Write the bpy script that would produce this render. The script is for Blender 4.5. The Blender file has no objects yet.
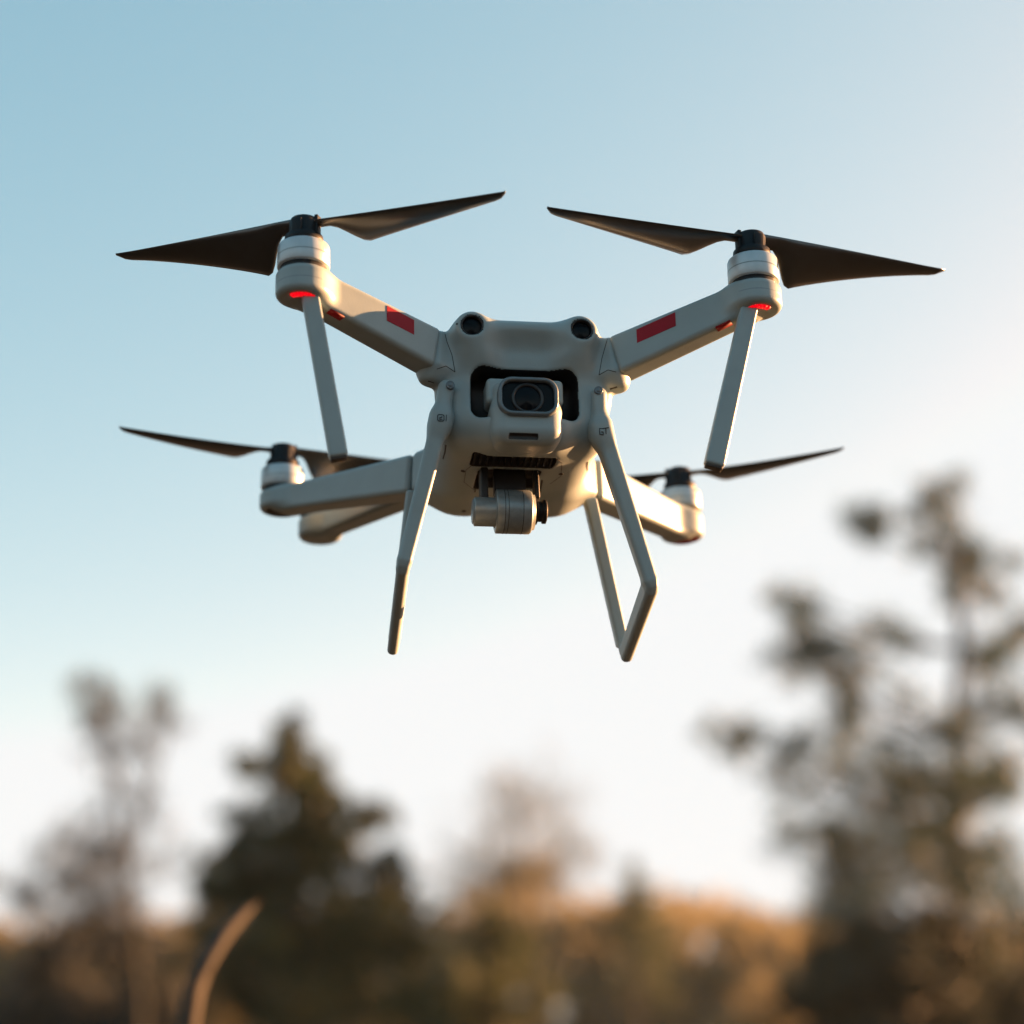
import bpy, bmesh, math, random
import numpy as np
from mathutils import Matrix, Vector, Euler

random.seed(7)
rng = np.random.default_rng(11)
S = bpy.context.scene
COL = S.collection
R = math.radians

# ------------------------------------------------------------------ camera, sky, sun, exposure
FOV = 30.0
FPX = 512 / math.tan(R(FOV / 2))
PITCH = R(15.73)
CAM = Vector((0, 0, 1.6))
cd = bpy.data.cameras.new('camera')
cam = bpy.data.objects.new('camera', cd)
COL.objects.link(cam)
cam.location = CAM
cam.rotation_euler = (math.pi / 2 + PITCH, 0, 0)
cd.sensor_width = 36.0
cd.lens = 18.0 / math.tan(R(FOV / 2))
cd.clip_start = 0.05
cd.clip_end = 2000
cd.dof.use_dof = True
cd.dof.focus_distance = 1.535
cd.dof.aperture_fstop = 2.4
S.camera = cam

SUN_EL, SUN_AZ = R(9.5), R(64.5)        # azimuth clockwise from the view direction (+Y) towards +X
EXPO, SKY_STR = 2.8, 0.052
w = bpy.data.worlds.new('World'); S.world = w; w.use_nodes = True
nt = w.node_tree; nt.nodes.clear()
sky = nt.nodes.new('ShaderNodeTexSky'); sky.sky_type = 'NISHITA'; sky.sun_disc = False
sky.sun_elevation = SUN_EL; sky.sun_rotation = SUN_AZ
sky.altitude = 50; sky.air_density = 0.5; sky.dust_density = 1.0; sky.ozone_density = 3.0
bg = nt.nodes.new('ShaderNodeBackground'); bg.inputs['Strength'].default_value = SKY_STR
wo = nt.nodes.new('ShaderNodeOutputWorld')
# tone response per channel: gain, power and a cap grade the sky colour
sep = nt.nodes.new('ShaderNodeSeparateColor'); comb = nt.nodes.new('ShaderNodeCombineColor')
nt.links.new(sky.outputs[0], sep.inputs[0])
for ch, (gain, power, top) in enumerate(((9.3, 1.12, .126), (2.50, 0.68, .236), (1.36, 0.51, .490))):
    m1 = nt.nodes.new('ShaderNodeMath'); m1.operation = 'MULTIPLY'; m1.inputs[1].default_value = 0.15
    m0 = nt.nodes.new('ShaderNodeMath'); m0.operation = 'MINIMUM'; m0.inputs[1].default_value = top
    m2 = nt.nodes.new('ShaderNodeMath'); m2.operation = 'POWER'; m2.inputs[1].default_value = power
    m3 = nt.nodes.new('ShaderNodeMath'); m3.operation = 'MULTIPLY'; m3.inputs[1].default_value = gain / (2 ** EXPO * SKY_STR)
    nt.links.new(sep.outputs[ch], m1.inputs[0]); nt.links.new(m1.outputs[0], m0.inputs[0]); nt.links.new(m0.outputs[0], m2.inputs[0])
    nt.links.new(m2.outputs[0], m3.inputs[0]); nt.links.new(m3.outputs[0], comb.inputs[ch])
nt.links.new(comb.outputs[0], bg.inputs[0]); nt.links.new(bg.outputs[0], wo.inputs[0])

ld = bpy.data.lights.new('sun', 'SUN'); ld.energy = 5.0; ld.angle = R(0.5); ld.color = (1.0, 0.47, 0.19)
sun = bpy.data.objects.new('sun', ld); COL.objects.link(sun)
sdir = Vector((math.sin(SUN_AZ) * math.cos(SUN_EL), math.cos(SUN_AZ) * math.cos(SUN_EL), math.sin(SUN_EL)))
sun.rotation_euler = sdir.to_track_quat('Z', 'Y').to_euler()
sun.location = (8, 2, 6)

S.view_settings.view_transform = 'Standard'
S.view_settings.look = 'None'
S.view_settings.gamma = 1.0
S.view_settings.use_curve_mapping = False
S.view_settings.exposure = EXPO
S.render.engine = 'CYCLES'
S.cycles.use_denoising = True
try:
    S.cycles.denoiser = 'OPENIMAGEDENOISE'
except Exception:
    pass

# ------------------------------------------------------------------ helpers
def tag(o, label=None, cat=None, group=None, kind=None):
    if label: o['label'] = label
    if cat: o['category'] = cat
    if group: o['group'] = group
    if kind: o['kind'] = kind
    return o

def link(name, me, mats, parent=None):
    o = bpy.data.objects.new(name, me); COL.objects.link(o)
    for m in (mats if isinstance(mats, (list, tuple)) else [mats]):
        me.materials.append(m)
    if parent is not None: o.parent = parent
    return o

def mesh_np(name, V, Q, smooth=True):
    """V (n,3), Q (m,3 or 4) -> mesh"""
    me = bpy.data.meshes.new(name)
    V = np.ascontiguousarray(V, dtype=np.float32); Q = np.ascontiguousarray(Q, dtype=np.int32)
    n, k = Q.shape
    me.vertices.add(len(V)); me.vertices.foreach_set('co', V.ravel())
    me.loops.add(n * k); me.loops.foreach_set('vertex_index', Q.ravel())
    me.polygons.add(n)
    me.polygons.foreach_set('loop_start', np.arange(0, n * k, k, dtype=np.int32))
    me.polygons.foreach_set('loop_total', np.full(n, k, dtype=np.int32))
    me.polygons.foreach_set('use_smooth', np.full(n, smooth, dtype=bool))
    me.update(calc_edges=True); me.validate()
    return me

def from_bm(name, bm, mats, parent=None, smooth=True, bevel=0.0, seg=2):
    bmesh.ops.recalc_face_normals(bm, faces=bm.faces)
    me = bpy.data.meshes.new(name); bm.to_mesh(me); bm.free()
    for p in me.polygons: p.use_smooth = smooth
    o = link(name, me, mats, parent)
    if bevel > 0:
        b = o.modifiers.new('bevel', 'BEVEL'); b.width = bevel; b.segments = seg; b.limit_method = 'ANGLE'
        b.angle_limit = R(40); b.harden_normals = False
    return o

# ---- signed distance modelling: smooth moulded shells ----
def ln(v): return np.sqrt((v * v).sum(-1))
def smin(a, b, k):
    h = np.clip(0.5 + 0.5 * (b - a) / k, 0, 1)
    return b * (1 - h) + a * h - k * h * (1 - h)
def smax(a, b, k): return -smin(-a, -b, k)
def rbox(p, c, h, r):
    q = np.abs(p - np.array(c)) - (np.array(h) - r)
    return ln(np.maximum(q, 0)) + np.minimum(q.max(-1), 0) - r
def rcone(p, a, b, ra, rb):
    a = np.array(a, float); b = np.array(b, float); d = b - a
    t = np.clip(((p - a) @ d) / (d @ d), 0, 1)
    return ln(p - a - t[..., None] * d) - (ra + (rb - ra) * t)
def tbox(p, a, b, up, s0, s1, r):
    """tapered box along a->b; s = (half across, half along up)"""
    a = np.array(a, float); b = np.array(b, float)
    d = b - a; L = np.linalg.norm(d); d = d / L
    up = np.array(up, float); u = up - d * (up @ d); u /= np.linalg.norm(u); n = np.cross(d, u)
    q = p - a; s = q @ d; t = np.clip(s / L, 0, 1)
    hx = s0[0] + (s1[0] - s0[0]) * t - r; hu = s0[1] + (s1[1] - s0[1]) * t - r
    v = np.stack([np.abs(q @ n) - hx, np.abs(q @ u) - hu, np.abs(s - L / 2) - (L / 2 - r)], -1)
    return ln(np.maximum(v, 0)) + np.minimum(v.max(-1), 0) - r
def cyl(p, c, axis, hl, rad, r):
    axis = np.array(axis, float); axis /= np.linalg.norm(axis)
    q = p - np.array(c); s = q @ axis; rr = ln(q - s[..., None] * axis)
    v = np.stack([rr - rad + r, np.abs(s) - hl + r], -1)
    return ln(np.maximum(v, 0)) + np.minimum(v.max(-1), 0) - r

def surface(f, lo, hi, h):
    lo = np.array(lo, float); hi = np.array(hi, float)
    n = np.ceil((hi - lo) / h).astype(int) + 1
    ax = [lo[i] + h * np.arange(n[i]) for i in range(3)]
    val = np.empty(n)
    step = max(1, int(400000 / (n[1] * n[2])))
    for i in range(0, n[0], step):
        g = np.stack(np.meshgrid(ax[0][i:i + step], ax[1], ax[2], indexing='ij'), -1)
        val[i:i + step] = f(g)
    ins = val < 0
    cn = n - 1
    cid = -np.ones(cn, dtype=np.int64).ravel()
    keys, pos, quads, flips = [], [], [], []
    for a in range(3):
        b, c = (a + 1) % 3, (a + 2) % 3
        s0 = [slice(None)] * 3; s1 = [slice(None)] * 3
        s0[a] = slice(0, -1); s1[a] = slice(1, None)
        act = ins[tuple(s0)] != ins[tuple(s1)]
        idx = np.argwhere(act)
        idx = idx[(idx[:, b] > 0) & (idx[:, c] > 0) & (idx[:, b] < n[b] - 1) & (idx[:, c] < n[c] - 1)]
        j = idx.copy(); j[:, a] += 1
        v0 = val[tuple(idx.T)]; v1 = val[tuple(j.T)]
        t = v0 / (v0 - v1)
        P = lo + h * idx; P[:, a] += h * t
        q = []
        for db, dc in ((-1, -1), (0, -1), (0, 0), (-1, 0)):
            cc = idx.copy(); cc[:, b] += db; cc[:, c] += dc
            q.append(np.ravel_multi_index(tuple(cc.T), cn))
            keys.append(q[-1]); pos.append(P)
        q = np.stack(q, 1)
        fl = v0 > 0
        q[fl] = q[fl][:, ::-1]
        quads.append(q)
    keys = np.concatenate(keys); pos = np.concatenate(pos); quads = np.concatenate(quads)
    uq, invk = np.unique(keys, return_inverse=True)
    cnt = np.bincount(invk, minlength=len(uq)).astype(float)
    V = np.stack([np.bincount(invk, weights=pos[:, i], minlength=len(uq)) / cnt for i in range(3)], 1)
    Q = np.searchsorted(uq, quads)
    e = h * 0.25
    for _ in range(2):                                   # settle the vertices on the surface
        g = np.stack([(f(V + np.eye(3)[i] * e) - f(V - np.eye(3)[i] * e)) / (2 * e) for i in range(3)], 1)
        gl = np.maximum((g * g).sum(1), 0.05)
        stp = (f(V) / gl)[:, None] * g
        V = V - np.clip(stp, -0.6 * h, 0.6 * h)
    return V, Q

def shell(name, f, lo, hi, h, mats, parent, facemat=None):
    V, Q = surface(f, lo, hi, h)
    me = mesh_np(name, V, Q)
    o = link(name, me, mats, parent)
    if facemat is not None:
        c = V[Q].mean(1)
        me.polygons.foreach_set('material_index', facemat(c).astype(np.int32))
    return o

def lathe(name, prof, c, axis, mats, parent, seg=48, smooth=True, bevel=0.0):
    """prof: list of (r, s) along axis from centre c"""
    ax = Vector(axis).normalized()
    u = ax.orthogonal().normalized(); v = ax.cross(u)
    bm = bmesh.new(); rings = []
    c = Vector(c)
    for r, s in prof:
        if r < 1e-6:
            rings.append([bm.verts.new(c + ax * s)])
        else:
            rings.append([bm.verts.new(c + ax * s + (u * math.cos(2 * math.pi * k / seg) + v * math.sin(2 * math.pi * k / seg)) * r) for k in range(seg)])
    for A, B in zip(rings, rings[1:]):
        for k in range(seg):
            k2 = (k + 1) % seg
            if len(A) == 1 and len(B) == 1: continue
            if len(A) == 1: bm.faces.new((A[0], B[k], B[k2]))
            elif len(B) == 1: bm.faces.new((A[k], A[k2], B[0]))
            else: bm.faces.new((A[k], A[k2], B[k2], B[k]))
    return from_bm(name, bm, mats, parent, smooth)

def box_bm(bm, a, b, up, w0, h0, w1=None, h1=None):
    """box from a to b, width across, height along up"""
    w1 = w0 if w1 is None else w1; h1 = h0 if h1 is None else h1
    a = Vector(a); b = Vector(b); d = (b - a).normalized(); up = Vector(up)
    u = (up - d * up.dot(d)).normalized(); n = d.cross(u)
    vs = []
    for p, ww, hh in ((a, w0, h0), (b, w1, h1)):
        for sx, su in ((-1, -1), (1, -1), (1, 1), (-1, 1)):
            vs.append(bm.verts.new(p + n * sx * ww / 2 + u * su * hh / 2))
    for f in ((0, 1, 2, 3), (7, 6, 5, 4), (0, 4, 5, 1), (1, 5, 6, 2), (2, 6, 7, 3), (3, 7, 4, 0)):
        bm.faces.new([vs[i] for i in f])

def stroke(name, pts, n, wd, th, mat, parent, closed=False):
    """thin raised line of width wd on a surface of normal n"""
    bm = bmesh.new(); n = Vector(n).normalized(); pts = [Vector(p) for p in pts]
    segs = list(zip(pts, pts[1:])) + ([(pts[-1], pts[0])] if closed else [])
    for i, (a, b) in enumerate(segs):
        d = (b - a).normalized()
        box_bm(bm, a - d * wd * .45, b + d * wd * .45, n, wd, th * (1 + .07 * (i % 3)))
    return from_bm(name, bm, mat, parent, smooth=False)

# ------------------------------------------------------------------ materials
def mat(name, col, rough=0.5, metal=0.0, noise=0.0, nscale=60.0, bump=0.0, bscale=900.0, coat=0.0, emit=None, estr=0.0, trans=0.0, spec=0.5):
    m = bpy.data.materials.new(name); m.use_nodes = True
    t = m.node_tree; b = t.nodes['Principled BSDF']
    b.inputs['Base Color'].default_value = (*col, 1); b.inputs['Roughness'].default_value = rough
    b.inputs['Metallic'].default_value = metal
    b.inputs['Specular IOR Level'].default_value = spec
    if coat: b.inputs['Coat Weight'].default_value = coat; b.inputs['Coat Roughness'].default_value = 0.22
    if emit: b.inputs['Emission Color'].default_value = (*emit, 1); b.inputs['Emission Strength'].default_value = estr
    tc = t.nodes.new('ShaderNodeTexCoord')
    if noise:
        nz = t.nodes.new('ShaderNodeTexNoise'); nz.inputs['Scale'].default_value = nscale; nz.inputs['Detail'].default_value = 5
        t.links.new(tc.outputs['Object'], nz.inputs['Vector'])
        rp = t.nodes.new('ShaderNodeValToRGB')
        rp.color_ramp.elements[0].position = .3; rp.color_ramp.elements[1].position = .7
        rp.color_ramp.elements[0].color = (*[c * (1 - noise) for c in col], 1)
        rp.color_ramp.elements[1].color = (*[min(1, c * (1 + noise)) for c in col], 1)
        t.links.new(nz.outputs['Fac'], rp.inputs['Fac']); t.links.new(rp.outputs['Color'], b.inputs['Base Color'])
        mr = t.nodes.new('ShaderNodeMapRange'); mr.inputs['To Min'].default_value = rough - .07; mr.inputs['To Max'].default_value = rough + .07
        t.links.new(nz.outputs['Fac'], mr.inputs['Value']); t.links.new(mr.outputs['Result'], b.inputs['Roughness'])
    if bump:
        n2 = t.nodes.new('ShaderNodeTexNoise'); n2.inputs['Scale'].default_value = bscale; n2.inputs['Detail'].default_value = 3
        t.links.new(tc.outputs['Object'], n2.inputs['Vector'])
        bp = t.nodes.new('ShaderNodeBump'); bp.inputs['Strength'].default_value = bump; bp.inputs['Distance'].default_value = 0.0004
        t.links.new(n2.outputs['Fac'], bp.inputs['Height']); t.links.new(bp.outputs['Normal'], b.inputs['Normal'])
    if trans:
        tr = t.nodes.new('ShaderNodeBsdfTranslucent'); tr.inputs['Color'].default_value = (*[min(1, c * 1.5) for c in col], 1)
        mx = t.nodes.new('ShaderNodeMixShader'); mx.inputs['Fac'].default_value = trans
        out = t.nodes['Material Output']
        t.links.new(b.outputs[0], mx.inputs[1]); t.links.new(tr.outputs[0], mx.inputs[2]); t.links.new(mx.outputs[0], out.inputs['Surface'])
    return m

M_SHELL = mat('grey_shell_plastic', (0.255, 0.315, 0.330), .40, noise=.05, nscale=45, bump=.25)
M_DARKIN = mat('black_interior_plastic', (0.012, 0.013, 0.015), .55, bump=.2)
M_BLACK = mat('black_hub_plastic', (0.005, 0.006, 0.008), .5, spec=.25, noise=.2, nscale=200)
M_BLADE = mat('black_blade_composite', (0.005, 0.009, 0.012), .36, noise=.25, nscale=90, coat=1.0, spec=.5)
M_BELL = mat('silver_motor_metal', (0.42, 0.49, 0.53), .34, metal=.3, noise=.06, nscale=150)
M_RED = mat('red_stripe_paint', (0.29, 0.004, 0.016), .5, spec=.2, noise=.10, nscale=120)
M_LED = mat('red_lamp', (0.16, 0.004, 0.006), .3, emit=(1.0, 0.0, 0.010), estr=0.14)
M_LEDDIM = mat('dim_red_lens', (0.07, 0.004, 0.005), .6, emit=(1.0, 0.0, 0.01), estr=0.006, spec=.2)
M_GLASS = mat('dark_lens_glass', (0.003, 0.004, 0.006), .09, spec=.12)
M_LENSIN = mat('lens_barrel', (0.012, 0.013, 0.015), .35, noise=.2, nscale=300)
M_BEZEL = mat('blue_grey_bezel', (0.12, 0.15, 0.17), .36, metal=.2, noise=.08, nscale=150)
M_GIMBAL = mat('dark_grey_anodised_metal', (0.20, 0.235, 0.25), .36, metal=.35, noise=.12, nscale=220)
M_INK = mat('black_printed_ink', (0.02, 0.02, 0.022), .6)
M_RUB = mat('dark_rubber', (0.05, 0.045, 0.04), .75, noise=.2, nscale=200)

# ------------------------------------------------------------------ setting: ground and distant woodland come from pixel rays at a real distance
def at(px, py, Y):
    u = (px - 512) / FPX; v = -(py - 512) / FPX
    d = Vector((u, math.cos(PITCH) - v * math.sin(PITCH), math.sin(PITCH) + v * math.cos(PITCH)))
    k = Y / d.y
    return CAM + d * k
def pxm(Y): return Y / FPX          # metres per pixel at distance Y (about)

def leaf_mat(name, col, var=.35, trans=.3, rough=.6):
    m = mat(name, col, rough, noise=var, nscale=1.3, trans=trans)
    return m
M_PINE = leaf_mat('pine_needles', (0.022, 0.044, 0.020), trans=.2)
M_FIR = leaf_mat('fir_needles', (0.038, 0.048, 0.014), trans=.3)
M_TWIG = leaf_mat('bare_twigs', (0.026, 0.030, 0.025), trans=.1)
M_TANTWIG = leaf_mat('tan_twigs', (0.085, 0.088, 0.066), trans=.2)
M_RUST = leaf_mat('rusty_leaves', (0.150, 0.128, 0.070), trans=.6)
M_BUSH = leaf_mat('dark_bush_leaves', (0.022, 0.025, 0.011), trans=.15)
M_BARK = mat('bark', (0.010, 0.013, 0.010), .9, noise=.35, nscale=6)
M_REED = mat('dry_reed', (0.046, 0.038, 0.028), .9, noise=.2, nscale=9)

# ground
gm = mat('dry_grass_ground', (0.020, 0.021, 0.016), .95, noise=.4, nscale=.6)
n = 60
gx = np.linspace(-300, 300, n); gy = np.linspace(-60, 600, n)
GX, GY = np.meshgrid(gx, gy, indexing='ij')
GZ = .12 * np.sin(GX * .11) * np.cos(GY * .07) - .1
V = np.stack([GX, GY, GZ], -1).reshape(-1, 3)
ii = np.arange(n * n).reshape(n, n)
Q = np.stack([ii[:-1, :-1], ii[1:, :-1], ii[1:, 1:], ii[:-1, 1:]], -1).reshape(-1, 4)
tag(link('ground', mesh_np('ground', V, Q), gm), kind='structure')

# ---- vegetation builders ----
def tube_np(pts, rads, seg=7):
    pts = [Vector(p) for p in pts]; V = []; Q = []
    for i, p in enumerate(pts):
        d = (pts[min(i + 1, len(pts) - 1)] - pts[max(i - 1, 0)]).normalized()
        u = d.orthogonal().normalized() if abs(d.z) < .95 else (Vector((1, 0, 0)) - d * d.x).normalized()
        v = d.cross(u)
        for k in range(seg):
            a = 2 * math.pi * k / seg
            V.append(p + (u * math.cos(a) + v * math.sin(a)) * rads[i])
    for i in range(len(pts) - 1):
        for k in range(seg):
            k2 = (k + 1) % seg
            Q.append((i * seg + k, i * seg + k2, (i + 1) * seg + k2, (i + 1) * seg + k))
    return np.array([tuple(v) for v in V]), np.array(Q)

class Geo:
    def __init__(s): s.V = []; s.Q = []; s.n = 0
    def add(s, V, Q): s.V.append(V); s.Q.append(Q + s.n); s.n += len(V)
    def build(s, name, m, parent=None, smooth=False):
        return link(name, mesh_np(name, np.concatenate(s.V), np.concatenate(s.Q), smooth), m, parent)

def blades(centers, dirs, length, width, r):
    """one small lens-shaped leaf quad per centre"""
    n = len(centers)
    L = length * r.uniform(.6, 1.4, n); W = width * r.uniform(.6, 1.3, n)
    d = dirs / np.linalg.norm(dirs, axis=1, keepdims=True)
    q = r.normal(size=(n, 3)); u = np.cross(d, q); u /= np.linalg.norm(u, axis=1, keepdims=True)
    a = centers - d * (L / 2)[:, None]; b = centers + d * (L / 2)[:, None]; s = u * (W / 2)[:, None]
    mid = centers + d * (L * .05)[:, None]
    V = np.stack([a, mid + s, b, mid - s], 1).reshape(-1, 3)
    Q = np.arange(4 * n).reshape(n, 4)
    return V, Q

def clump(c, rad, n, length, width, r, up=.3, squash=.8):
    """leaves spread through an uneven lump: sub-tufts inside a ball"""
    k = max(4, int(n / 45))
    sub = r.normal(size=(k, 3)); sub /= np.linalg.norm(sub, axis=1, keepdims=True)
    sub *= (r.uniform(.15, 1.0, k) ** .6)[:, None] * rad * .8; sub[:, 2] *= squash
    w_ = r.integers(0, k, n)
    off = r.normal(size=(n, 3)) * rad * .26
    P = np.array(c) + sub[w_] + off
    D = r.normal(size=(n, 3)) + (sub[w_] + off) / rad * 1.0
    D[:, 2] += up
    return blades(P, D, length, width, r)

def tree(name, label, cat, trunk, clumps, D, leafmat, leaf, group=None, spread=.9, trunk_r=.12, barkmat=None, up=.3, limb_r=.022, seed=1, dens=1.0, sat=2, leaders=()):
    """trunk: pixel polyline from its foot to the tip; clumps: (px, py, radius px, leaves); D metres away.
       Each clump gets its own depth inside the crown and a limb back to the trunk."""
    r = np.random.default_rng(seed)
    pts = [at(x, y, D) for x, y in trunk]
    foot = Vector((pts[0].x, pts[0].y, -.15))
    pts = [foot] + pts
    root = bpy.data.objects.new(name, None); COL.objects.link(root)
    root.location = (foot.x, foot.y, 0)
    tag(root, label, cat, group)
    o = Vector(root.location)
    wood = Geo()
    pl = [p - o for p in pts]
    rr = [trunk_r * (1 - .88 * i / (len(pl) - 1)) for i in range(len(pl))]
    wood.add(*tube_np(pl, rr, 9))
    for poly, r0 in leaders:
        q = [at(x, y, D) - o for x, y in poly]
        for k_, p_ in enumerate(q): p_.y += .25 * k_
        wood.add(*tube_np(q, [r0 * (1 - .85 * i / (len(q) - 1)) for i in range(len(q))], 7))
        pl = pl + q
    lv = Geo()
    for ci, cl in enumerate(clumps):
        px, py, rp, nl = cl[:4]
        rad = rp * pxm(D)
        c = at(px, py, D) - o
        # nearest trunk point somewhat below the clump
        best = min(pl, key=lambda p: abs(p.z - (c.z - .25 * abs(p.x - c.x) - rad)))
        reach = abs(c.x - best.x)
        c.y += r.uniform(-1, 1) * spread * (1 - .45 * min(1, reach / (1.6 * spread + .01)))
        # keep its direction from the camera while moving in depth
        k = (c.y + o.y) / D
        c.x = (c.x + o.x) * k - o.x
        c.z = ((c.z - CAM.z) * k) + CAM.z
        m1 = best.lerp(c, .5) + Vector((r.uniform(-.1, .1), r.uniform(-.1, .1), -.06 * reach))
        wood.add(*tube_np([best, m1, c, c + (c - m1).normalized() * rad * .6], [limb_r * 1.4, limb_r, limb_r * .55, limb_r * .2], 5))
        for t in range(3):
            e = c + Vector(r.normal(size=3)) * rad * .7
            wood.add(*tube_np([m1.lerp(c, .6), e], [limb_r * .45, limb_r * .12], 4))
        lv.add(*clump(c, rad * 1.15, max(8, int(nl * dens)), leaf[0], leaf[1], r, up=up))
        for t in range(sat):                                # loose sprays round the main tuft
            o2 = c + Vector((r.uniform(-1.5, 1.5), r.uniform(-1.5, 1.5), r.uniform(-1.1, .9))) * rad
            lv.add(*clump(o2, rad * .8, max(6, int(nl * dens * .33)), leaf[0], leaf[1], r, up=up))
            wood.add(*tube_np([m1.lerp(c, .8), o2], [limb_r * .4, limb_r * .1], 4))
    wood.build('trunk', barkmat or M_BARK, root, True)
    lv.build('crown', leafmat, root, False)
    return root

# right-hand pine
pine = [(930, 498, 24, 260), (944, 528, 24, 240), (965, 556, 26, 260), (986, 586, 22, 180), (956, 590, 20, 120),
        (866, 526, 24, 300), (806, 598, 24, 170), (790, 628, 24, 180), (818, 652, 26, 220), (838, 682, 28, 260), (800, 660, 20, 120),
        (880, 622, 24, 110), (745, 738, 25, 300), (783, 748, 22, 210), (832, 722, 24, 160), (862, 758, 26, 240),
        (905, 700, 28, 90), (1000, 660, 34, 420), (1018, 625, 24, 200), (990, 700, 26, 220), (1012, 770, 28, 260), (1030, 720, 30, 240),
        (955, 800, 40, 520), (905, 788, 32, 300), (868, 845, 42, 520), (838, 832, 26, 200), (805, 790, 26, 110), (790, 818, 20, 70),
        (848, 880, 40, 480), (915, 862, 42, 520), (985, 845, 34, 260), (1018, 880, 34, 260), (940, 720, 22, 100), (965, 745, 24, 150),
        (820, 770, 26, 140), (885, 740, 26, 140), (770, 770, 20, 90), (850, 700, 24, 110), (880, 800, 34, 260), (930, 835, 36, 360), (960, 880, 40, 420), (1000, 930, 40, 400), (860, 915, 44, 480), (820, 905, 28, 200), (780, 600, 16, 60), (850, 650, 20, 80), (910, 640, 20, 50), (925, 760, 24, 130), (1016, 560, 16, 60), (985, 790, 26, 160)]
tree('pine_tree', 'tall open pine with tufted crown and bare gaps at the right edge', 'tree',
     [(962, 1010), (962, 930), (956, 830), (954, 740), (962, 650), (958, 570), (934, 500), (928, 478)],
     pine, 23, M_PINE, (.21, .028), spread=1.6, trunk_r=.17, seed=3, sat=2, dens=.90)

# dark conifer left of centre
fir = [(289, 728, 16, 160), (280, 752, 22, 240), (300, 758, 20, 220), (262, 768, 17, 150), (318, 782, 20, 190), (296, 790, 22, 200),
       (250, 772, 10, 60), (322, 800, 16, 120), (300, 822, 28, 360), (262, 828, 22, 240), (244, 838, 14, 110), (320, 840, 24, 300), (280, 850, 30, 420),
       (362, 822, 18, 220), (372, 812, 12, 110), (352, 842, 16, 140), (230, 856, 18, 180), (250, 868, 26, 320), (310, 872, 34, 480), (345, 870, 24, 260),
       (378, 866, 18, 170), (396, 862, 12, 90), (220, 898, 22, 240), (205, 880, 14, 100), (236, 885, 22, 240), (215, 860, 12, 70), (400, 880, 16, 130), (410, 915, 22, 220), (335, 820, 16, 130), (232, 815, 10, 50), (255, 905, 32, 460), (300, 915, 38, 560), (350, 905, 34, 460), (390, 900, 22, 220),
       (215, 935, 24, 260), (260, 950, 40, 620), (320, 960, 44, 700), (370, 950, 38, 560), (405, 945, 24, 260), (240, 1000, 40, 560), (300, 1010, 46, 700), (360, 1005, 46, 700), (410, 1000, 34, 420)]
tree('fir_tree', 'dense dark conifer with ragged pointed top left of centre', 'tree',
     [(296, 1020), (296, 930), (294, 850), (292, 780), (289, 715)], fir, 19, M_FIR, (.17, .036), spread=1.3, trunk_r=.16, seed=5, sat=2, dens=.80)

# bare tree with two tufted leaders
bare = [(100, 690, 16, 70), (94, 706, 20, 70), (110, 712, 18, 60), (86, 728, 18, 45), (104, 745, 18, 50), (118, 760, 16, 30), (162, 702, 16, 50), (158, 724, 15, 40), (168, 716, 12, 28), (150, 748, 14, 24),
        (108, 780, 16, 26), (78, 862, 26, 120), (100, 872, 30, 150), (60, 875, 22, 90), (122, 845, 22, 60), (90, 900, 34, 170), (130, 900, 28, 120), (150, 820, 18, 22), (165, 870, 22, 30), (12, 890, 24, 90), (30, 905, 20, 60),
        (140, 780, 18, 18), (132, 800, 20, 26), (50, 850, 16, 36), (70, 835, 18, 36), (175, 840, 20, 18), (100, 810, 18, 22)]
tree('bare_tree', 'bare forked tree with two twiggy leaders at the far left', 'tree',
     [(140, 1010), (134, 930), (128, 880), (120, 820), (110, 760), (99, 676)], bare, 21, M_TWIG, (.30, .013), spread=.8, trunk_r=.085, up=1.3, limb_r=.016, seed=8, sat=3,
     leaders=[([(128, 870), (138, 815), (150, 755), (163, 688)], .040), ([(128, 880), (100, 850), (72, 850), (50, 838)], .030), ([(134, 930), (80, 915), (40, 895), (8, 872)], .035)])

# far bare tree behind the middle gap
far = [(490, 790, 26, 36), (505, 775, 22, 36), (530, 790, 26, 50), (550, 800, 26, 40), (575, 830, 24, 30), (500, 870, 34, 130), (565, 870, 32, 90), (480, 895, 30, 110), (440, 840, 22, 16), (455, 870, 22, 24), (515, 800, 34, 90), (540, 815, 34, 90), (500, 835, 32, 80), (535, 850, 36, 130), (480, 820, 26, 40), (560, 850, 30, 60), (525, 880, 36, 190), (545, 890, 34, 190), (470, 860, 24, 36), (455, 890, 24, 50)]
tree('bare_tree', 'pale leafless tree rising behind the rusty thicket in the middle gap', 'tree',
     [(530, 1015), (528, 950), (526, 880), (520, 830), (515, 770)], far, 46, M_TANTWIG, (.50, .024), spread=2.2, trunk_r=.14, up=1.6, limb_r=.024, seed=9, dens=.8, sat=3)
spire = [(637, 868, 9, 60), (636, 884, 12, 90), (640, 900, 16, 130), (630, 915, 18, 160), (648, 925, 22, 200), (634, 945, 26, 260), (640, 975, 34, 340)]
tree('spruce_tree', 'small far spruce with a thin tip poking above the thicket', 'tree',
     [(637, 1015), (637, 940), (637, 858)], spire, 50, M_FIR, (.30, .06), spread=1.0, trunk_r=.14, seed=10)
small = [(490, 918, 14, 130), (484, 934, 20, 200), (500, 945, 20, 200), (476, 960, 24, 260), (505, 968, 26, 300), (488, 990, 34, 420), (455, 1000, 30, 320), (520, 1005, 28, 300), (488, 1020, 40, 420)]
tree('young_conifer', 'short dark young conifer in front of the rusty thicket', 'tree',
     [(490, 1020), (490, 960), (490, 908)], small, 24, M_FIR, (.17, .036), spread=.8, trunk_r=.08, seed=12)

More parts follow.
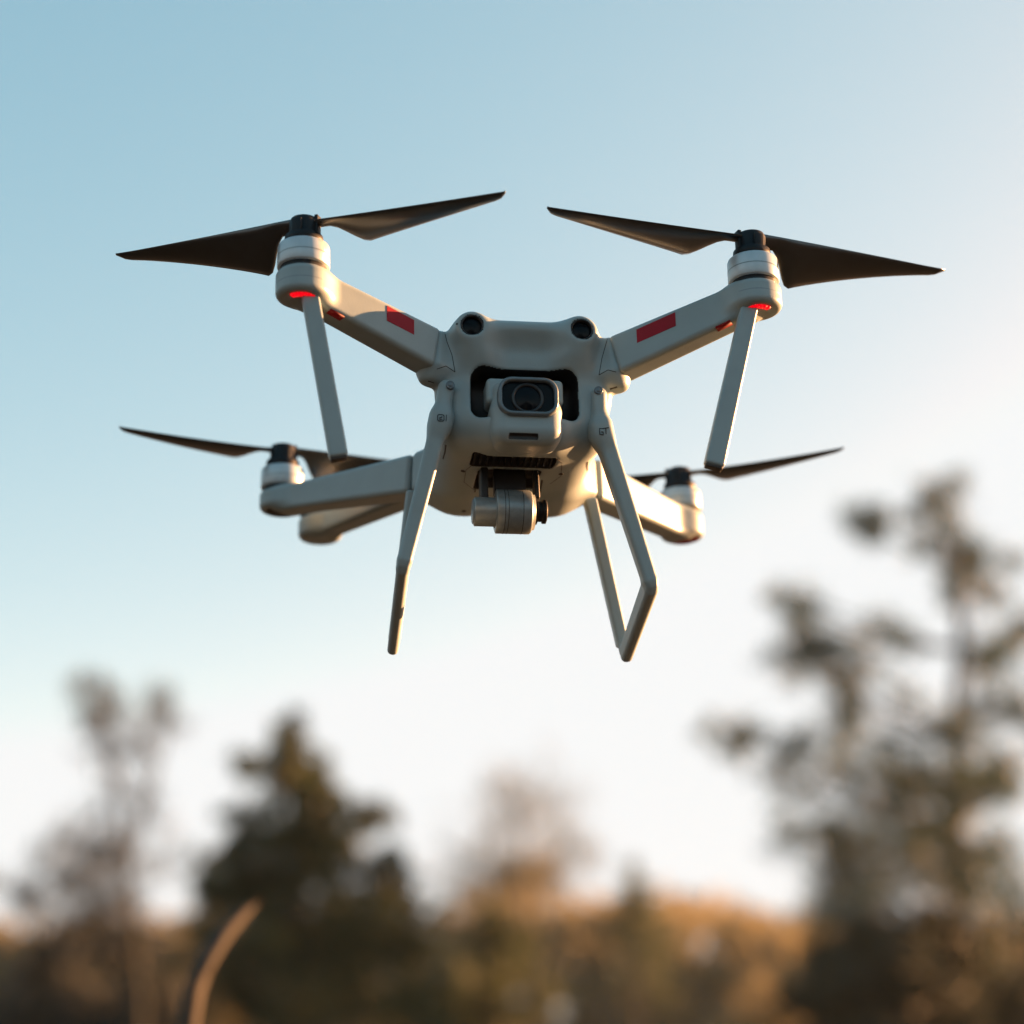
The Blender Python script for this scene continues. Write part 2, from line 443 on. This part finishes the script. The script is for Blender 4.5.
def shrub(label, px, py_top, half, D, m, leaf, nleaf, seed, name='shrub'):
    r = np.random.default_rng(seed)
    root = bpy.data.objects.new(name, None); COL.objects.link(root)
    b = at(px, 1040, D); root.location = (b.x, D, 0); o = Vector(root.location)
    tag(root, label, 'shrub')
    top = at(px, py_top, D).z; hw = half * pxm(D)
    wood = Geo(); lv = Geo()
    for k in range(26):
        a = r.uniform(0, 2 * math.pi); q = math.sqrt(r.uniform(0, 1))
        h = top * (1 - .34 * q * q) * r.uniform(.60, 1.0)
        e = Vector((math.cos(a) * q * hw, math.sin(a) * q * hw * .8, h))
        wood.add(*tube_np([(e.x * .12, e.y * .12, -.1), (e.x * .5, e.y * .5, h * .55), tuple(e)], [.022, .014, .005], 5))
        lv.add(*clump(e - Vector((0, 0, .1)), hw * .30, nleaf // 26, leaf[0], leaf[1], r, up=.5))
        lv.add(*clump(e * .72, hw * .30, nleaf // 40, leaf[0], leaf[1], r, up=.5))
    wood.build('stem', M_BARK, root, True); lv.build('foliage', m, root)
    return root
shrub('dark leafy shrub at the foot of the tall open pine', 895, 880, 105, 21, M_BUSH, (.20, .06), 7000, 21)
shrub('low dark shrub right of the pine trunk at the picture edge', 1020, 895, 80, 24, M_BUSH, (.20, .06), 5200, 22)
shrub('brown twiggy shrub under the bare forked tree', 85, 905, 120, 24, M_TWIG, (.30, .036), 6000, 23)
shrub('rust brown shrub between the bare tree and the dark conifer', 195, 925, 55, 26, M_RUST, (.2, .04), 2600, 24)
shrub('olive shrub at the right foot of the dark conifer', 425, 940, 55, 23, M_FIR, (.17, .045), 2800, 25)
shrub('sunlit yellow brown shrub left of the tall pine', 770, 965, 70, 34, M_RUST, (.2, .05), 2600, 26)

# far wood reading as one brown mass
def wood_mass():
    r = np.random.default_rng(33)
    prof = [(-200, 930), (0, 925), (100, 930), (200, 910), (300, 915), (430, 920), (470, 900), (505, 868), (540, 862), (570, 885), (600, 903), (650, 898), (690, 890), (720, 900), (760, 912), (820, 925), (900, 935), (1000, 930), (1250, 930)]
    xs = [p[0] for p in prof]; ys = [p[1] for p in prof]
    g = Geo()
    for k in range(1900):
        px = r.uniform(-200, 1250); Y = r.uniform(58, 78)
        t = np.interp(px, xs, ys)
        py = t + (1060 - t) * r.uniform(0, 1) ** 1.15 + 8 + abs(r.normal()) * 3
        c = at(px, py, Y)
        g.add(*clump(c, r.uniform(.5, .9), 60, .55, .15, r, up=.8))
    o = g.build('distant_woodland', M_RUST)
    tag(o, kind='stuff'); o['label'] = 'brown leafless wood massed along the horizon'; o['category'] = 'woodland'
wood_mass()

# added unseen trees behind the camera and to its left darken the low fill
def unseen_blocker_trees():
    r = np.random.default_rng(44)
    g = Geo()
    for k in range(900):
        a = R(r.uniform(112, 325)); d = r.uniform(15, 20)
        h = r.uniform(0, 1) ** .8 * (4.2 + 1.2 * math.sin(a * 9))
        g.add(*clump((math.sin(a) * d, math.cos(a) * d, h), r.uniform(.6, 1.1), 40, .5, .2, r, up=.4))
    tag(g.build('unseen_blocker_woodland', M_BUSH), kind='stuff')
unseen_blocker_trees()

# arching dry reed near the camera
def reed():
    D = 3.0
    root = bpy.data.objects.new('dry_reed', None); COL.objects.link(root)
    pts = [at(186, 1050, D), at(188, 1024, D), at(194, 990, D), at(206, 960, D + .02), at(224, 933, D + .05), at(243, 913, D + .07), at(262, 898, D + .09)]
    b = pts[0]; root.location = (b.x - .02, D, 0); o = Vector(root.location)
    tag(root, 'arching dry brown reed in front of the dark conifer', 'reed')
    g = Geo()
    pl = [Vector((0, 0, -.15)), Vector((.005, 0, .7))] + [p - o for p in pts]
    rr = [.012, .013, .015, .016, .016, .0155, .014, .010, .002]
    g.add(*tube_np(pl, rr, 10)); g.build('stem', M_REED, root, True)
reed()

# ------------------------------------------------------------------ thin evening haze over the clearing
hz = bpy.data.materials.new('haze_air'); hz.use_nodes = True
t_ = hz.node_tree; t_.nodes.clear()
pv_ = t_.nodes.new('ShaderNodeVolumePrincipled'); pv_.inputs['Density'].default_value = 0.00034
pv_.inputs['Color'].default_value = (.72, .90, 1.0, 1); pv_.inputs['Anisotropy'].default_value = .2
mo_ = t_.nodes.new('ShaderNodeOutputMaterial'); t_.links.new(pv_.outputs[0], mo_.inputs['Volume'])
bm = bmesh.new(); bmesh.ops.create_cube(bm, size=1.0)
bmesh.ops.scale(bm, vec=(620, 680, 14.0), verts=bm.verts); bmesh.ops.translate(bm, vec=(0, 270, 5.7), verts=bm.verts)
tag(from_bm('haze', bm, hz, None, False), kind='stuff')

# ------------------------------------------------------------------ the drone (local axes: x to its left in the picture's right, y towards its tail, z up)
def drone_matrix():
    E, psi, rho = R(20), R(8.05), R(1.18)
    s, c = math.sin(E), math.cos(E)
    B = Matrix(((1, 0, 0), (0, -s, c), (0, -c, -s)))
    Rz = Matrix.Rotation(psi, 3, 'Z'); Rr = Matrix.Rotation(rho, 3, 'Z')
    Mc = Rr @ B @ Rz
    t = Vector((.0111, .1965, -1.567))
    cw = cam.rotation_euler.to_matrix()
    return Matrix.Translation(CAM + cw @ t) @ (cw @ Mc).to_4x4()
drone = bpy.data.objects.new('drone', None); COL.objects.link(drone)
drone.matrix_world = drone_matrix()
tag(drone, 'grey quadcopter drone with black propellers and red arm stripes hovering in the sky', 'drone')

# ---- body shell
RECC, RECH = (-.0025, .002, -.1085), (.0435, .034, .0235)
def cavity(p): return rbox(p, RECC, RECH, .011)
def slotcav(p): return rbox(p, (-.008, .078, -.156), (.026, .021, .016), .004)
def ventcav(p): return rbox(p, (-.0085, .036, -.1545), (.034, .0155, .0085), .0045)
LENSX = (-.0457, .0437)
def lwell(p, lx): return cyl(p, (lx, -.010, -.0537), (0, 1, 0), .0065, .0092, .0006)
def body_f(p):
    core = rbox(p, (-.003, .100, -.100), (.0575, .096, .052), .034)
    d = core
    for sx in (-1, 1):
        x = lambda v: sx * v - .001
        d = smin(d, rcone(p, (x(.0445), .010, -.056), (x(.0475), .030, -.125), .0125, .0185), .016)
        d = smin(d, rcone(p, (x(.0475), .030, -.125), (x(.044), .15, -.135), .0185, .0195), .02)
        d = smin(d, tbox(p, (x(.040), .034, -.076), (x(.0795), .0085, -.0705), (0, 0, 1), (.0145, .020), (.0125, .0172), .005), .010)
        d = smin(d, cyl(p, (x(.0760), .013, -.0895), (0, 0, 1), .0070, .0088, .004), .014)
        d = smin(d, tbox(p, (x(.030), .125, -.126), (x(.0755), .151, -.124), (0, 0, 1), (.021, .0215), (.014, .0185), .006), .018)
        d = smin(d, rcone(p, (x(.056), .018, -.104), (x(.062), .020, -.106), .010, .0090), .010)   # leg pivot boss
        d = smin(d, cyl(p, (x(.0447), .012, -.0537), (0, 1, 0), .020, .0128, .0035), .012)          # sensor turrets
    bowl = rbox(p, (-.003, .020, -.132), (.042, .030, .0230), .021)
    d = smin(d, bowl, .012)
    d = smin(d, rbox(p, (-.001, .030, -.0625), (.053, .035, .0205), .013), .012)                        # brow between the turrets
    d = smax(d, -rbox(p, (-.001, -.034, -.077), (.029, .0395, .022), .018), .010)                       # shallow hollow below it
    d = smax(d, -cavity(p), .0025)
    for lx in LENSX: d = smax(d, -lwell(p, lx), .0008)
    d = smax(d, -slotcav(p), .0015)
    d = smax(d, -ventcav(p), .0015)
    return d
def body_m(c):
    return ((lwell(c, LENSX[0]) < .0004) | (lwell(c, LENSX[1]) < .0004) | (cavity(c) < .0004) | (slotcav(c) < .0004) | (ventcav(c) < .0004))
body = shell('body', body_f, (-.105, -.030, -.175), (.105, .215, -.030), .0013, [M_SHELL, M_DARKIN], drone, body_m)

# sensor lenses in the turrets
for x in (-.0457, .0437):
    g = lathe('sensor_lens', [(.0091, -.0030), (.0091, .0004), (.0084, .0006), (.0079, -.0002), (.0077, -.0030)], (x, -.0082, -.0537), (0, -1, 0), M_LENSIN, drone)
    lathe('lens_glass', [(.0, -.0008), (.004, -.0012), (.0078, -.0024)], (x, -.0082, -.0537), (0, -1, 0), M_GLASS, g)

# ---- main gimbal camera in the nose bay
def cam_f(p):
    d = rbox(p, (-.0035, -.001, -.1370), (.0285, .019, .0200), .0125)
    d = smin(d, rbox(p, (-.0035, .008, -.119), (.0265, .022, .0185), .010), .006)
    d = smax(d, -rbox(p, (-.0075, -.0195, -.1525), (.0115, .0045, .0018), .0012), .0006)
    return d
mc = shell('main_camera', cam_f, (-.036, -.026, -.162), (.029, .034, -.096), .0011, [M_SHELL, M_DARKIN], drone,
           lambda c: rbox(c, (-.0075, -.0195, -.1525), (.0115, .0047, .0020), .0012) < .0003)
def rr_ring(name, c, hw, hh, rad, prof, m, parent, cap=None, tilt=0.0):
    """rounded-rectangle lathe facing -y; prof: (inset, depth towards the viewer)"""
    bm = bmesh.new(); rings = []
    ct, st = math.cos(tilt), math.sin(tilt)
    for ins, dep in prof:
        ring = []
        rr_ = max(rad - ins, .001)
        for qx, qz, a0 in ((1, 1, 0), (-1, 1, 90), (-1, -1, 180), (1, -1, 270)):
            for k in range(9):
                a = R(a0 + k * 90 / 8)
                X = qx * (hw - ins - rr_) + rr_ * math.cos(a); Z = qz * (hh - ins - rr_) + rr_ * math.sin(a)
                ring.append(bm.verts.new((c[0] + X, c[1] - dep * ct + Z * st, c[2] + Z * ct + dep * st * -1)))
        rings.append(ring)
    N = len(rings[0])
    for A, B in zip(rings, rings[1:]):
        for k in range(N): bm.faces.new((A[k], A[(k + 1) % N], B[(k + 1) % N], B[k]))
    if cap: bm.faces.new(rings[-1])
    return from_bm(name, bm, m, parent, True)
LC = (-.0035, -.0200, -.1205)
rr_ring('lens_bezel', LC, .0240, .0162, .0115, [(0, -.006), (0, .003), (.001, .0042), (.0026, .0042), (.0032, .003), (.0034, -.001)], M_BEZEL, mc)
rr_ring('lens_window', LC, .0209, .0131, .0088, [(0, .0002), (.001, .0004), (.004, .0004)], M_GLASS, mc, cap=True)
lathe('lens_barrel', [(.0128, .0), (.0128, .0016), (.0112, .0018), (.0104, .0009), (.0102, .0004)], (LC[0] - .0005, LC[1] - .0004, LC[2] - .001), (0, -1, 0), M_LENSIN, mc)
lathe('front_element', [(.0, .0020), (.0035, .0017), (.0070, .0009), (.0103, .0)], (LC[0] - .0005, LC[1] - .0006, LC[2] - .001), (0, -1, 0), M_GLASS, mc)
shell('gimbal_yoke', lambda p: rbox(p, (-.0035, .006, -.1085), (.0310, .012, .0110), .004), (-.038, -.010, -.123), (.031, .022, -.094), .0012, M_SHELL, drone)

# ---- lower camera drum under the belly
lc = lathe('lower_gimbal', [(.0, -.0155), (.0150, -.0155), (.0180, -.0145), (.0180, .0125), (.0168, .0140), (.0145, .0142), (.0145, .0165), (.0, .0165)], (-.0060, .056, -.1890), (1, .0, 0), M_GIMBAL, drone)
lathe('gimbal_motor', [(.0, -.0165), (.0105, -.0165), (.0120, -.0155), (.0120, .0), (.0132, .001), (.0132, .009), (.0, .009)], (-.0225, .056, -.1895), (1, 0, 0), M_GIMBAL, lc)
lathe('end_cap', [(.0, -.0005), (.0095, -.0005), (.0102, 0), (.0102, .0012)], (-.0394, .056, -.1895), (1, 0, 0), M_BEZEL, lc)
lathe('side_pivot', [(.0, .0), (.0110, .0), (.0110, .0042), (.0085, .0052), (.0085, .0085), (.0100, .0090), (.0100, .0118), (.0085, .0124), (.0, .0124)], (.0085, .056, -.1880), (1, 0, 0), M_BLACK, lc)
for gx in (-.0128, -.0100, .0020):
    lathe('drum_groove', [(.0179, -.0003), (.01812, -.0002), (.01812, .0002), (.0179, .0003)], (-.0060 + gx + .004, .056, -.1890), (1, 0, 0), M_INK, lc, 64)
bm = bmesh.new()
box_bm(bm, (-.030, .060, -.150), (-.030, .058, -.182), (0, 1, 0), .006, .016)
box_bm(bm, (.0135, .062, -.150), (.0135, .058, -.178), (0, 1, 0), .004, .012)
box_bm(bm, (-.008, .066, -.150), (-.008, .062, -.172), (0, 1, 0), .026, .012)
from_bm('gimbal_hanger', bm, M_DARKIN, drone, True, .001)

# ---- vent grille ribs, screws, slits
bm = bmesh.new()
for k in range(13):
    x = -.040 + k * .00525
    box_bm(bm, (x, .0230, -.1490), (x + .0006, .0490, -.1500), (0, 0, 1), .0017, .0030)
from_bm('vent_grille', bm, M_BLACK, drone, False)
def stud(name, x, y, z, ax, r, m=M_INK):
    return lathe(name, [(.0, .0007), (r * .55, .0007), (r * .6, .0003), (r * .8, .0003), (r, .0008), (r * 1.1, .0002), (r * 1.1, -.004)], (x, y, z), ax, m, drone, 20)

# ---- arms, motors, propellers
SIDES = {}
def arm_assembly(root, pod, ztop, zring, zbot, rad, s0, s1, legdir=None, stripe=None, prop=None):
    """root/pod in drone coordinates; one arm with its pod, motor, and propeller"""
    px_, py_ = pod
    zc = (zring + zbot) / 2
    a = np.array(root); b = np.array((px_, py_, zc + .0005))
    d = (b - a); L = np.linalg.norm(d); dn = d / L
    def f(p):
        arm = tbox(p, a - dn * .004, a + dn * (L - .004), (0, 0, 1), s0, s1, .0042)
        podd = cyl(p, (px_, py_, zc), (0, 0, 1), (zring - zbot) / 2, rad, .005)
        q = smin(arm, podd, .010)
        seam = np.abs(p[..., 2] - (zbot + (zring - zbot) * .42)) - .00025      # fine parting groove round the pod
        return q
    lo = np.minimum(a, b) - rad - .008; hi = np.maximum(a, b) + rad + .008
    lo[2] = min(a[2] - s0[1], zbot) - .006; hi[2] = max(a[2] + s0[1], zring) + .006
    arm = shell('arm', f, lo, hi, .0012, M_SHELL, drone)
    C0 = (px_, py_, 0)
    # stator gap + bell
    mot = lathe('motor', [(.0, zring - .002), (rad * .80, zring - .002), (rad * .80, zring + .0032), (rad * .93, zring + .0032), (rad * .965, zring + .0045),
                          (rad * .955, ztop - .0022), (rad * .93, ztop - .0006), (rad * .90, ztop), (.0, ztop)], C0, (0, 0, 1), M_BELL, drone, 64)
    lathe('gap_ring', [(rad * .86, zring - .001), (rad * .86, zring + .0034), (rad * .70, zring + .0034)], C0, (0, 0, 1), M_DARKIN, mot, 64)
    lathe('bell_groove', [(rad * .966, ztop - .0100), (rad * .9665, ztop - .0102), (rad * .9665, ztop - .0106), (rad * .966, ztop - .0108)], C0, (0, 0, 1), M_GIMBAL, mot, 64)
    lathe('base_groove', [(rad * 1.0, zbot + .011), (rad * 1.003, zbot + .0108), (rad * 1.003, zbot + .0104), (rad * 1.0, zbot + .0102)], C0, (0, 0, 1), M_GIMBAL, arm, 64)
    return arm, mot, dn

def propeller(pod, zt, blades_):
    x0, y0 = pod
    root = lathe('propeller', [(.0, zt + .0252), (.0070, zt + .0249), (.0108, zt + .0232), (.0118, zt + .0207), (.0120, zt + .0100), (.0150, zt + .0080), (.0158, zt - .0005), (.0, zt - .0005)], (x0, y0, 0), (0, 0, 1), M_BLACK, drone, 40)
    for (tx, ty, chord, p0, p1, lift) in blades_:
        e = Vector((tx - x0, ty - y0, 0)); Rr_ = e.length; e.normalize()
        tv = Vector((-e.y, e.x, 0))
        if tv.y > 0: tv = -tv                                     # towards the viewer's side
        n = 34; m = 9
        bm = bmesh.new(); top = []; bot = []
        for i in range(n):
            s = i / (n - 1)
            r_ = .006 + (Rr_ - .006) * s
            # planform: narrow shank, widest at a fifth, straight taper to a clipped tip
            u = (r_ - .006) / (Rr_ - .006)
            if u < .08: ch = .28
            elif u < .24:
                q = (u - .08) / .16; q = q * q * (3 - 2 * q); ch = .28 + .72 * q
            else: ch = 1 - .80 * ((u - .24) / .76) ** .92
            if u > .965: ch *= 1 - .75 * (u - .965) / .035
            ch *= chord
            back = .16 * chord   # straight leading edge
            pit = R(p0 + (p1 - p0) * min(1, max(0, (u - .1) / .8)))
            cv = tv * math.cos(pit) - Vector((0, 0, 1)) * math.sin(pit)
            nv = e.cross(cv).normalized()
            if nv.z < 0: nv = -nv
            base = Vector((x0, y0, zt + .0190 + lift * u * u)) + e * r_
            rt, rb = [], []
            for j in range(m):
                w_ = j / (m - 1)
                th = (.0016 + .0030 * max(0, .12 - u) / .12) * math.sqrt(max(0, 1 - (2 * w_ - 1) ** 2)) + .00015
                camber = -.06 * ch * (1 - (2 * w_ - 1) ** 2)
                q = base + cv * (back - ch * (1 - w_)) + nv * camber
                rt.append(bm.verts.new(q + nv * th * .5)); rb.append(bm.verts.new(q - nv * th * .5))
            top.append(rt); bot.append(rb)
        for i in range(n - 1):
            for j in range(m - 1):
                bm.faces.new((top[i][j], top[i][j + 1], top[i + 1][j + 1], top[i + 1][j]))
                bm.faces.new((bot[i][j], bot[i + 1][j], bot[i + 1][j + 1], bot[i][j + 1]))
            bm.faces.new((top[i][0], top[i + 1][0], bot[i + 1][0], bot[i][0]))
            bm.faces.new((top[i][m - 1], bot[i][m - 1], bot[i + 1][m - 1], top[i + 1][m - 1]))
        for ring in (0, n - 1):
            for j in range(m - 1): bm.faces.new((top[ring][j], top[ring][j + 1], bot[ring][j + 1], bot[ring][j]))
        bl = from_bm('blade', bm, M_BLADE, root, True)
    # hub clip tabs
    bm = bmesh.new()
    e = Vector((blades_[0][0] - x0, blades_[0][1] - y0, 0)).normalized()
    for sg in (-1, 1):
        c0 = Vector((x0, y0, zt)) + Vector((-e.y, e.x, 0)) * sg * .0125
        box_bm(bm, c0 + Vector((0, 0, .001)), c0 + Vector((0, 0, .0190)), e, .003, .008)
    c1 = Vector((x0, y0, zt)) - e * .0115
    box_bm(bm, c1 + Vector((0, 0, .003)), c1 + Vector((0, 0, .0250)), e, .007, .003)
    from_bm('hub_clip', bm, M_BLACK, root, True, .0006)
    return root

RAD = .0213
aFL, mFL, dFL = arm_assembly((-.0815, .0072, -.0705), (-.1822, -.050), -.0125, -.0352, -.0583, RAD, (.0126, .0176), (.0115, .0145))
aFR, mFR, dFR = arm_assembly((.0795, .0072, -.0705), (.1775, -.050), -.0068, -.0305, -.0520, RAD, (.0126, .0176), (.0115, .0145))
aRL, mRL, dRL = arm_assembly((-.0775, .1525, -.1240), (-.1905, .280), -.0715, -.0940, -.1125, .0205, (.0135, .0175), (.0115, .0115))
aRR, mRR, dRR = arm_assembly((.0755, .1525, -.1240), (.1865, .280), -.0825, -.1045, -.1290, .0205, (.0135, .0185), (.0115, .0150))
aX, mX, dX = arm_assembly((-.0550, .172, -.1150), (-.1532, .330), -.0880, -.1010, -.1215, .0205, (.0120, .0150), (.0110, .0100))

propeller((-.1822, -.050), -.0125, [(-.3289, .0278, .043, -44, -12, .004), (-.0294, -.1084, .040, -4, -6, .002)])
propeller((.1775, -.050), -.0068, [(.3529, -.0067, .043, -44, -12, .000), (.0049, -.0774, .040, -4, -6, .002)])
propeller((-.1905, .280), -.0715, [(-.3402, .2519, .036, 2, -6, .005), (-.0440, .315, .040, -24, -12, .0)])
propeller((.1865, .280), -.0825, [(.3323, .2187, .034, -2, -4, .006), (.0390, .330, .036, -10, -10, .0)])

# red stripes on the front faces of the front arms
def stripe(root, dn, s_a, s_b, za, zb, off, parent, slant):
    d = Vector(dn); nrm = Vector((d.y, -d.x, 0)).normalized()
    if nrm.y > 0: nrm = -nrm
    b = Vector(root)
    bm = bmesh.new(); vs = []
    for dep in (.0, .0009):
        for s, z in ((s_a, za), (s_b, za), (s_b + slant, zb), (s_a + slant, zb)):
            vs.append(bm.verts.new(b + d * s + Vector((0, 0, 1)) * z + nrm * (off - .0006 + dep)))
    for f in ((0, 1, 2, 3), (4, 5, 6, 7), (0, 1, 5, 4), (1, 2, 6, 5), (2, 3, 7, 6), (3, 0, 4, 7)): bm.faces.new([vs[i] for i in f])
    return from_bm('red_stripe', bm, M_RED, parent, False)
stripe((-.0815, .0072, -.0705), dFL, .0205, .0470, -.0005, .0125, .0122, aFL, .0)
stripe((.0795, .0072, -.0705), dFR, .0175, .0520, .0005, .0125, .0122, aFR, .0)

# hanging front legs with red lamps at their roots
def hang_leg(top, bot, parent_arm, dn, w0, w1, zb):
    t = Vector(top); b = Vector(bot)
    lo = np.minimum(top, bot) - .02; hi = np.maximum(top, bot) + .02
    o = shell('front_leg', lambda p: tbox(p, top, bot, (0, 1, 0), (w0 / 2, .0052), (w1 / 2, .0058), .0022), lo, hi, .0011, M_SHELL, drone)
    d = (b - t).normalized()
    bm = bmesh.new(); box_bm(bm, b - d * .001, b + d * .0022, (0, 1, 0), w1 * .86, .0092)
    from_bm('foot_pad', bm, M_RUB, o, True, .001)
    return o
hang_leg((-.1772, -.0560, -.0555), (-.1530, -.050, -.1885), aFL, dFL, .0135, .0142, 0)
hang_leg((.1716, -.0560, -.0470), (.1355, -.050, -.1860), aFR, dFR, .0135, .0155, 0)
def led(pod, zb, root, zc, dn, s0, s1, parent, a_start):
    x0, y0 = pod
    c = Vector((x0, y0, zb))
    bm = bmesh.new()                                   # lamp collar round the leg root
    f = lambda a: c + Vector((math.cos(a) * .0125, math.sin(a) * .0108 - .001, .0004))
    for k in range(9):
        box_bm(bm, f(R(a_start + k * 15)), f(R(a_start + (k + 1) * 15)), (0, 0, 1), .0046, .0044)
    from_bm('status_light', bm, M_LED, parent, True)
    d = Vector(dn); a = Vector(root)
    L = (Vector((x0, y0, zc)) - a).length
    nrm = Vector((d.y, -d.x, 0)).normalized()
    if nrm.y > 0: nrm = -nrm
    bm = bmesh.new()                                   # red light guide let into the arm's lower front edge
    pts = []
    for t in (.019, .032):
        q = (L - t) / (L - .004)
        hh = s0[1] + (s1[1] - s0[1]) * q
        pts.append(a + d * (L - t) + nrm * .0072 - Vector((0, 0, hh)))
    for p0, p1 in zip(pts, pts[1:]): box_bm(bm, p0, p1, (0, 0, 1), .0068, .0016)
    from_bm('light_strip', bm, M_LEDDIM, parent, True)
led((-.1822, -.050), -.0583, (-.0815, .0072, -.0705), -.0468, dFL, (.0126, .0176), (.0115, .0145), aFL, 225)
led((.1775, -.050), -.0520, (.0795, .0072, -.0705), -.0412, dFR, (.0126, .0176), (.0115, .0145), aFR, 175)
lathe('tail_light', [(.0, -.0015), (.0130, -.0015), (.0150, .0)], (.1865, .280, -.1290), (0, 0, 1), M_LEDDIM, aRR, 40)
lathe('pod_cover', [(.0, -.0012), (.0125, -.0012), (.0145, .0)], (-.1905, .280, -.1125), (0, 0, 1), M_RUB, aRL, 40)

# ---- landing gear loops
def gear(pv, q, knee, heel, rear, up, sup, sec, name='landing_leg'):
    pv, q, knee, heel, rear = map(np.array, (pv, q, knee, heel, rear))
    def f(p):
        d = rcone(p, pv, q, .0066, .0070)
        d = smin(d, tbox(p, q - (q - pv) * .3, knee, up, (.0078, .0074), (.0070, .0058), .0035), .012)
        d = smin(d, tbox(p, knee, heel, sup, sec, (sec[0] * .88, sec[1] * .92), .0042), .003)
        d = smin(d, cyl(p, knee, up, .0050, .0060, .003), .003)                                          # rounded knee
        d = smin(d, tbox(p, rear, heel + (rear - heel) * .06, up, (.0066, .0054), (.0060, .0050), .0025), .005)
        return d
    allp = np.stack([pv, knee, heel, rear])
    return shell(name, f, allp.min(0) - .014, allp.max(0) + .014, .0012, M_SHELL, drone)
gR = gear((.0585, .0060, -.1050), (.0580, .0080, -.1400), (.0970, .0200, -.2600), (.0962, .1300, -.2880), (.0690, .1200, -.1520), (1, 0, .2), (1, 0, .2), (.0082, .0054))
gL = gear((-.0655, .0070, -.1030), (-.0700, .0090, -.1340), (-.0985, .0200, -.2480), (-.0985, .1300, -.2860), (-.0830, .1200, -.1500), (1, 0, -.2), (1, 0, -.2), (.0080, .0049))
# printed marks on the struts

for gear_leg, cx, cy, cz, right in ((gL, -.0708, -.0010, -.1325, False), (gR, .0588, -.0020, -.1400, True)):
    n_ = Vector((0, -1, .12)); r_ = .0028
    # find the strut's front skin below the mark
    vs = [v.co for v in gear_leg.data.vertices if abs(v.co.x - cx) < .003 and abs(v.co.z - cz) < .003]
    if vs: cy = min(v.y for v in vs)
    P = lambda a, b: Vector((cx + a * r_, cy - .00005, cz + b * r_))
    sq = [P(-.9, -.6), P(-.6, -.95), P(.6, -.95), P(.9, -.6), P(.9, .6), P(.6, .95), P(-.6, .95), P(-.9, .6)]
    if not right:
        stroke('printed_mark', sq, n_, .0006, .0005, M_INK, gear_leg, True)
        stroke('printed_mark', [P(.35, -.45), P(-.3, -.45), P(-.3, .1), P(.3, .1), P(.3, .5)], n_, .0005, .0005, M_INK, gear_leg)
        stroke('printed_mark', [P(1.5, -.9), P(1.6, .9)], n_, .0005, .0005, M_INK, gear_leg)
    else:
        stroke('printed_mark', [P(.2, .9), P(-.9, .9), P(-.9, -.8), P(.1, -1), P(.1, -.1), P(-.4, -.1)], n_, .0006, .0005, M_INK, gear_leg)
        stroke('printed_mark', [P(.3, 1.0), P(1.7, 1.25)], n_, .0006, .0005, M_INK, gear_leg)
        stroke('printed_mark', [P(.95, 1.0), P(.95, -.6)], n_, .0006, .0005, M_INK, gear_leg)
from mathutils.bvhtree import BVHTree
def tree_of(o):
    me = o.data
    return BVHTree.FromPolygons([v.co.copy() for v in me.vertices], [tuple(p.vertices) for p in me.polygons])
BODY = tree_of(body)
inv = drone.matrix_world.inverted()
def skin(px, py):
    """point and normal of the shell where the sight line through that pixel meets it (drone axes)"""
    o = inv @ CAM; q = inv @ at(px, py, 5.0)
    h = BODY.ray_cast(o, (q - o).normalized())
    return (h[0], h[1]) if h[0] is not None else (None, None)
def seam(name, pix, wd=.0006):
    pts = []
    for (x0, y0), (x1, y1) in zip(pix, pix[1:]):
        for k in range(6):
            t = k / 6
            h = skin(x0 + (x1 - x0) * t, y0 + (y1 - y0) * t)
            if h[0] is not None: pts.append(h)
    h = skin(*pix[-1])
    if h[0] is not None: pts.append(h)
    bm = bmesh.new()
    for (a, na), (b, nb) in zip(pts, pts[1:]):
        if (b - a).length > .012: break
        if (b - a).length < 1e-5: continue
        d = (b - a).normalized()
        box_bm(bm, a - d * .0001, b + d * .0001, na, wd, .00022)
    if len(bm.faces): from_bm(name, bm, M_INK, body, False)
    else: bm.free()
seam('shell_seam', [(455, 372), (452, 355), (447, 342), (444, 330)])
seam('shell_seam', [(437, 369), (446, 366), (455, 372)])
seam('shell_seam', [(599, 375), (602, 358), (606, 344), (609, 334)])
seam('shell_seam', [(599, 375), (608, 370), (616, 372)])
seam('shell_seam', [(471, 466), (466, 470), (464, 482), (474, 490)], .0004)
seam('shell_seam', [(556, 458), (562, 463), (561, 476), (550, 484)], .0004)
seam('vent_slit', [(446, 445), (445, 452), (443, 459)], .0014)
seam('vent_slit', [(587, 462), (587, 468), (588, 474)], .0022)
seam('vent_slit', [(428, 381), (434, 383)], .0012)
seam('vent_slit', [(610, 389), (617, 387)], .0016)
seam('vent_slit', [(477, 480), (475, 492)], .0016)
seam('vent_slit', [(542, 480), (540, 492)], .0016)
for px, py, r_ in ((463, 471, .0019), (561, 474, .0019), (464, 511, .0020), (457, 324, .0009), (545, 512, .0018)):
    h = skin(px, py)
    if h[0] is not None:
        lathe('screw', [(.0, .0001), (r_ * .6, .0001), (r_ * .75, .0004), (r_, .0003), (r_ * 1.05, -.002)], h[0], h[1], M_INK, body, 20)
for sx, g in ((-1, gL), (1, gR)):
    stud('pivot_pin', sx * .0600 - .003, -.0012, -.1035, (0, -1, 0), .0032, M_BEZEL)
